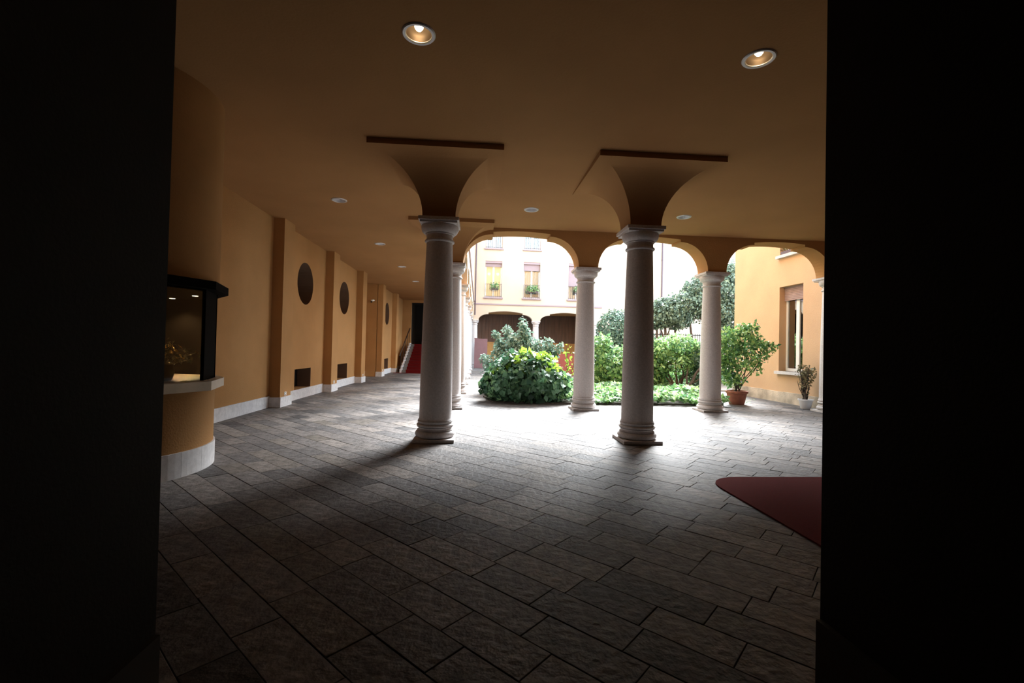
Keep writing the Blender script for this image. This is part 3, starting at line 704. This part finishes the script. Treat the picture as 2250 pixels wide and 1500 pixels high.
# round ivy bush ------------------------------------------------------------
t = thing('ivy_bush', (1.36, 13.42, .03), 'round dark ivy bush with lime young leaves beside the left paving', 'bush')
BL = [(0, 0, .60, 1.16, 1.0, .76), (-.45, -.2, .42, .80, .75, .50), (.55, -.2, .45, .78, .75, .55), (0.1, .1, 1.02, .75, .6, .40)]
P, N_ = blob_pts(BL, 5200, .78, .03, .15, .13)
front = (-(P[:, 1]))+.25*N_[:, 2]
idx = np.argsort(-(-N_[:, 1]*.8-P[:, 1]+nrs.normal(0, .25, len(P))))
pick, rest = idx[:300], idx[300:]
V, F = leaves_mesh(P[rest], N_[rest], .15, 'ivy', .45); mesh_np('ivy_leaves', V, F, 'leaf_ivy', t, 'stuff')
lv = np.array(LEAF['ivy'][0])*.165
base_leaf = None
for i in pick:
    n_ = Vector(N_[i])+Vector(nrs.normal(0, .35, 3)); n_.normalize(); tt = Vector(nrs.normal(0, .6, 3))+Vector((0, -.2, -.8)); tt = (tt-n_*tt.dot(n_)).normalized(); b2 = tt.cross(n_)
    if base_leaf is None: o = obj('leaf', lv, LEAF['ivy'][1], 'leaf_ivy', t); base_leaf = o.data
    else: o = bpy.data.objects.new('leaf', base_leaf); C.objects.link(o); o.parent = t
    s = rnd.uniform(.75, 1.25); M = Matrix(((b2.x*s, tt.x*s, n_.x*s, P[i][0]), (b2.y*s, tt.y*s, n_.y*s, P[i][1]), (b2.z*s, tt.z*s, n_.z*s, P[i][2]), (0, 0, 0, 1))); o.matrix_local = M
P, N_ = blob_pts([(.25, -.2, 1.02, .80, .55, .40), (1.0, -.1, .55, .30, .4, .35), (-.75, -.3, .70, .22, .3, .22), (0, -.35, 1.36, .17, .12, .16), (.5, -.45, .95, .35, .25, .2)], 400, .85, .5, .7)
V, F = leaves_mesh(P, N_, .13, 'ivy', .5); mesh_np('young_leaves', V, F, 'leaf_lime', t, 'stuff')
g = G()
for k in range(14): a = 2*PI*k/14; branch(g, (.1*math.cos(a), .1*math.sin(a), 0), (.7*math.cos(a), .6*math.sin(a), .5+.5*rnd.random()), .025, .008)
g.build('stems', 'bark', t)

# grey-green shrub behind ------------------------------------------------------
def twiggy(name, loc, tips, label, m, leaf, nper, size, shape='thin', spread=.10, cat='shrub', group=None, stem='bark', thick=.03):
    t = thing(name, loc, label, cat, group); g = G(); PP = []; NN = []
    for (x, y, z, r) in tips:
        pts = branch(g, (rnd.uniform(-.08, .08), rnd.uniform(-.08, .08), 0), (x, y, z), thick, .006, .10, 6)
        for i in range(nper):
            tq = rnd.uniform(.30, 1.03); k = min(int(tq*6), 5); p = pts[k].lerp(pts[k+1], tq*6-k) if tq < 1 else pts[6]
            off = Vector(nrs.normal(0, 1, 3)); off.normalize(); rr = r*(1.25-tq*.95)*rnd.random()**.6+spread*.3
            PP.append(tuple(p+off*rr)); NN.append(tuple((off+Vector((0, 0, .6))).normalized()))
    P = np.array(PP); N_ = np.array(NN); k = P[:, 2] > .03
    V, F = leaves_mesh(P[k], N_[k], size, shape, .5); mesh_np('leaves', V, F, leaf, t, 'stuff'); g.build('stems', stem, t); return t
tips = [(-.9, .1, 1.6, .5), (.9, .1, 1.75, .5), (.2, .1, 2.0, .5), (-.5, .1, 1.6, .5), (1.35, 0, 1.6, .35), (-1.35, 0, 1.15, .4), (0, 0, 2.45, .42), (.05, .1, 2.25, .4), (-.55, 0, 2.15, .36), (-.95, .0, 1.95, .22), (-.35, -.1, 1.85, .45), (.55, .1, 1.75, .45), (.95, 0, 1.55, .4), (-.9, .1, 1.35, .45), (1.2, .1, 1.35, .35), (.3, -.2, 1.6, .5), (-.3, .2, 1.2, .5), (.7, -.2, 1.1, .5), (-1.2, .1, .9, .4), (1.25, 0, .8, .4)]
twiggy('grey_green_shrub', (1.55, 15.7, .07), tips, 'tall feathery grey-green shrub behind the round ivy bush', 'bark', 'leaf_silver', 430, .125, 'oval')
# low blue-green foliage left of the bush
t = thing('low_shrub', (.85, 16.2, .07), 'low blue-green shrub at the left edge of the garden bed', 'shrub')
P, N_ = blob_pts([(-.1, 0, .35, .6, .6, .45), (-.2, -1.2, .55, .5, .6, .6), (.2, -1.8, .9, .5, .5, .55)], 1300, .6, .03); V, F = leaves_mesh(P, N_, .10, 'oval'); mesh_np('leaves', V, F, 'leaf_hedge', t, 'stuff')
g = G(); branch(g, (0, 0, 0), (-.1, 0, .7), .03, .01); branch(g, (0, -.4, 0), (-.2, -1.2, .9), .03, .01); branch(g, (0, -.6, 0), (.2, -1.8, 1.2), .03, .01); g.build('stems', 'bark', t)

# rhododendron shrubs --------------------------------------------------------
def shrub(name, loc, blobs, n, size, leaf, label, cat='shrub', group=None, shape='oval', shell=.62, trunk=None, lump=.15, thick=.05, jit=.55):
    t = thing(name, loc, label, cat, group); P, N_ = blob_pts(blobs, n, shell, .03, .2, lump)
    V, F = leaves_mesh(P, N_, size, shape, jit); mesh_np('leaves', V, F, leaf, t, 'stuff')
    g = G()
    for b in blobs:
        s0 = trunk or (0, 0, 0); branch(g, s0, (b[0], b[1], b[2]+b[5]*.3), thick, .012, .08)
        for k in range(4):
            d = Vector(nrs.normal(0, 1, 3)); d.z = abs(d.z); d.normalize(); branch(g, (b[0], b[1], b[2]-b[5]*.2), (b[0]+d.x*b[3]*.8, b[1]+d.y*b[4]*.8, b[2]+d.z*b[5]*.8), thick*.4, .006, .05, 3)
    g.build('stems', 'bark', t); return t
shrub('rhododendron', (4.75, 16.6, .07), [(-.35, 0, 1.05, .55, .6, .95), (.15, -.2, .75, .65, .6, .60), (-.1, .2, 1.65, .38, .4, .42), (.65, .2, 1.1, .55, .5, .55), (-.5, -.3, .35, .4, .4, .35), (.5, -.4, .45, .6, .5, .42)], 3700, .15, 'leaf_rhodo', 'bright green shrub just right of the middle pale column', group='garden shrubs')
shrub('rhododendron', (6.15, 17.2, .07), [(0, 0, 1.2, .7, .7, .55), (-.3, -.3, .75, .6, .6, .45), (.5, .1, .8, .7, .6, .5), (.55, .1, 1.55, .6, .55, .45), (.3, -.3, .45, .8, .5, .4)], 3500, .15, 'leaf_rhodo', 'green shrub partly hidden behind the right front column', group='garden shrubs')
rt = shrub('rhododendron', (7.55, 17.0, .07), [(.1, .1, 1.75, .85, .7, .40), (-.55, 0, 1.35, .65, .6, .40), (.6, .2, 1.5, .70, .6, .45), (-.1, -.2, 1.05, .7, .6, .35), (-.75, -.1, .85, .5, .5, .35), (1.0, .2, 1.0, .5, .5, .4), (-.6, .5, .5, .8, .5, .4), (.7, .6, .5, .7, .5, .4)], 4600, .15, 'leaf_rhodo', 'spreading green shrub with a dark forked trunk left of the right pale column', group='garden shrubs', trunk=(-.15, -.6, 0))
g = G(); branch(g, (.0, -1.0, 0), (.85, -.7, 1.15), .065, .03, .05); branch(g, (-.05, -.95, .05), (.25, -.6, .85), .055, .025, .05); branch(g, (-.1, -.95, .05), (-.55, -.8, .35), .05, .02, .04); branch(g, (.3, -.9, .35), (1.15, -.6, .75), .035, .012, .05); g.build('trunk', 'bark', rt)
shrub('rhododendron', (8.6, 16.9, .07), [(0, 0, .7, .6, .6, .6), (-.1, .1, 1.3, .55, .5, .5), (.35, .2, .5, .5, .5, .45)], 1500, .15, 'leaf_hedge', 'blue-green shrub between the right pale column and the potted plant', group='garden shrubs')
# lime sprig reaching out at the left of the middle column
twiggy('sprig_bush', (3.15, 16.0, .07), [(.02, 0, 1.72, .09), (.08, .05, 1.55, .09), (.25, 0, 1.40, .12)], 'lime green leafy sprigs just left of the middle pale column', 'bark', 'leaf_lime', 20, .13, 'oval', .05, 'shrub', None, 'twig_green', .02)

# ground ivy -------------------------------------------------------------------
n = 7800
X_ = nrs.uniform(2.3, 7.3, n); Y_ = 12.72+nrs.random(n)**1.3*4.2; Z_ = .07+(.10+.18*nrs.random(n)+.12*np.clip((Y_-12.8), 0, 1.2))*(.6+.4*np.sin(X_*3.1)*np.sin(Y_*2.3+X_))
Y_ += .06*np.sin(X_*5)
P = np.stack([X_, Y_, np.maximum(Z_, .09)], 1); N_ = np.tile(np.array([0, -.35, .9]), (n, 1))
V, F = leaves_mesh(P, N_, .12, 'ivy', .5); gi = mesh_np('ground_ivy', V, F, 'leaf_rhodo', None, 'stuff'); setp(gi, 'green ivy carpeting the front of the garden bed', 'ivy')
n = 700; P = np.stack([nrs.uniform(7.3, 9.6, n), nrs.uniform(13.5, 16.5, n), nrs.uniform(.0, .03, n)], 1); P = P[(np.sin(P[:, 0]*4)*np.sin(P[:, 1]*3.3) > .35)]
V, F = leaves_mesh(P, np.tile(np.array([0, 0, 1.]), (len(P), 1)), .06, 'oval', .4); setp(mesh_np('weeds', V, F, 'leaf_rhodo', None, 'stuff'), 'small weeds growing between the paving beside the potted plant', 'weeds')

# hedge and trees behind -----------------------------------------------------
shrub('clipped_hedge', (8.0, 26, .07), [(0, 0, 2.6, 1.15, 1.0, 1.25), (-.4, 0, 1.4, 1.0, 1.0, 1.3), (.7, .2, 2.7, 1.1, 1.0, 1.1), (1.3, 0, 1.6, 1.1, 1.0, 1.4)], 7500, .17, 'leaf_hedge', 'dense rounded blue-green hedge between the middle pale and right front columns', 'hedge', shell=.75, lump=.08)
def tree(loc, blobs, n, label, trunks):
    t = shrub('garden_tree', loc, blobs, n, .17, 'leaf_tree', label, 'tree', 'trees behind the garden', 'oval', .55, trunks[0], .2, .05)
    g = G()
    for a, b in zip(trunks[::2], trunks[1::2]): branch(g, (a[0], a[1], 0), b, .09, .05, .1)
    g.build('trunk', 'bark', t); return t
tree((13.0, 24.5, .07), [(-.4, 0, 4.9, 1.3, 1.2, .9), (.7, 0, 5.0, 1.3, 1.2, 1.2), (-1.4, 0, 4.1, 1.2, 1.1, .75), (.3, 0, 3.8, 1.5, 1.2, .8), (1.3, 0, 3.6, 1.2, 1.1, 1.1), (.9, 0, 5.9, .9, .9, .7), (1.6, .2, 2.2, .8, .8, 1.0)], 15000, 'large dark evergreen tree behind the right pale column', [(0, 0, 2.6), (-.4, 0, 4.6), (.8, .1, 2.4), (.7, 0, 4.5), (-.9, .1, 2.0), (-1.4, 0, 4.0)])
tree((10.3, 24.5, .07), [(0, 0, 3.7, .9, .9, .75), (.6, 0, 3.3, .9, .9, .6), (-.5, 0, 3.3, .8, .8, .6), (.2, 0, 4.0, .5, .5, .5)], 7000, 'smaller dark evergreen tree right of the dark right front column', [(0, 0, 2.0), (0, 0, 3.6), (.5, .1, 2.0), (.6, 0, 3.2), (-.4, .1, 2.0), (-.5, 0, 3.2)])

# potted plants --------------------------------------------------------------
t = thing('potted_lemon_tree', (7.86, 13.28, 0), 'large leafy plant in a terracotta pot right of the right pale column', 'potted plant')
pt = smooth_by_angle(G().lathe([(.20, 0), (.215, .02), (.285, .34), (.315, .345), (.32, .41), (.29, .415), (.27, .36)], 36).build('pot', 'terracotta', t)); 
G().lathe([(.0, .36), (.268, .365)], 24, caps=False).build('soil', 'soil', t)
g = G(); tips = [(.55, .0, 1.75), (.75, -.05, 1.45), (.25, .1, 2.15), (-.1, 0, 2.0), (-.35, .05, 1.8), (.5, .1, 2.2), (-.5, -.05, 1.2), (.35, -.2, 1.6), (-.15, .2, 1.5), (.95, .05, 1.75)]
for x, y, z in tips: branch(g, (rnd.uniform(-.1, .1), rnd.uniform(-.1, .1), .36), (x, y, z), .018, .006, .05)
g.build('stems', 'bark', t)
PB = [(.25, 0, 1.95, .50, .45, .33), (-.25, 0, 1.75, .42, .42, .45), (.65, 0, 1.62, .42, .4, .38), (.0, 0, 1.4, .45, .4, .4), (-.3, -.05, 1.0, .35, .35, .4), (.55, 0, 1.15, .25, .25, .25), (.55, .05, 2.25, .18, .18, .28), (1.0, 0, 1.75, .25, .2, .18), (-.1, 0, .7, .3, .3, .25)]
PB += [(-.55, .0, 1.55, .35, .35, .45), (-.6, .05, 1.05, .35, .3, .45), (.2, .05, 2.25, .35, .3, .22), (-.35, 0, 2.1, .3, .3, .25)]
P, N_ = blob_pts(PB, 2900, .35, .45); V, F = leaves_mesh(P, N_, .12, 'oval', .7); mesh_np('leaves', V, F, 'leaf_lemon', t, 'stuff')
t = thing('potted_shrub', (9.42, 12.42, 0), 'small brownish plant in a white pot at the right edge by the window', 'potted plant')
smooth_by_angle(G().lathe([(.12, 0), (.13, .015), (.175, .235), (.20, .24), (.20, .275), (.175, .275), (.165, .24)], 32).build('pot', 'white_ceramic', t))
G().lathe([(.0, .235), (.166, .24)], 20, caps=False).build('soil', 'soil', t)
g = G()
for k in range(16): branch(g, (rnd.uniform(-.06, .06), rnd.uniform(-.06, .06), .23), (rnd.uniform(-.22, .22), rnd.uniform(-.2, .2), rnd.uniform(.7, 1.28)), .016, .005, .04)
g.build('stems', 'bark', t)
P, N_ = blob_pts([(0, 0, .75, .16, .16, .45), (-.08, 0, 1.05, .22, .2, .22), (.1, 0, .95, .18, .18, .25)], 380, .3, .3); V, F = leaves_mesh(P, N_, .085, 'oval', .7); mesh_np('leaves', V, F, 'leaf_dry', t, 'stuff')
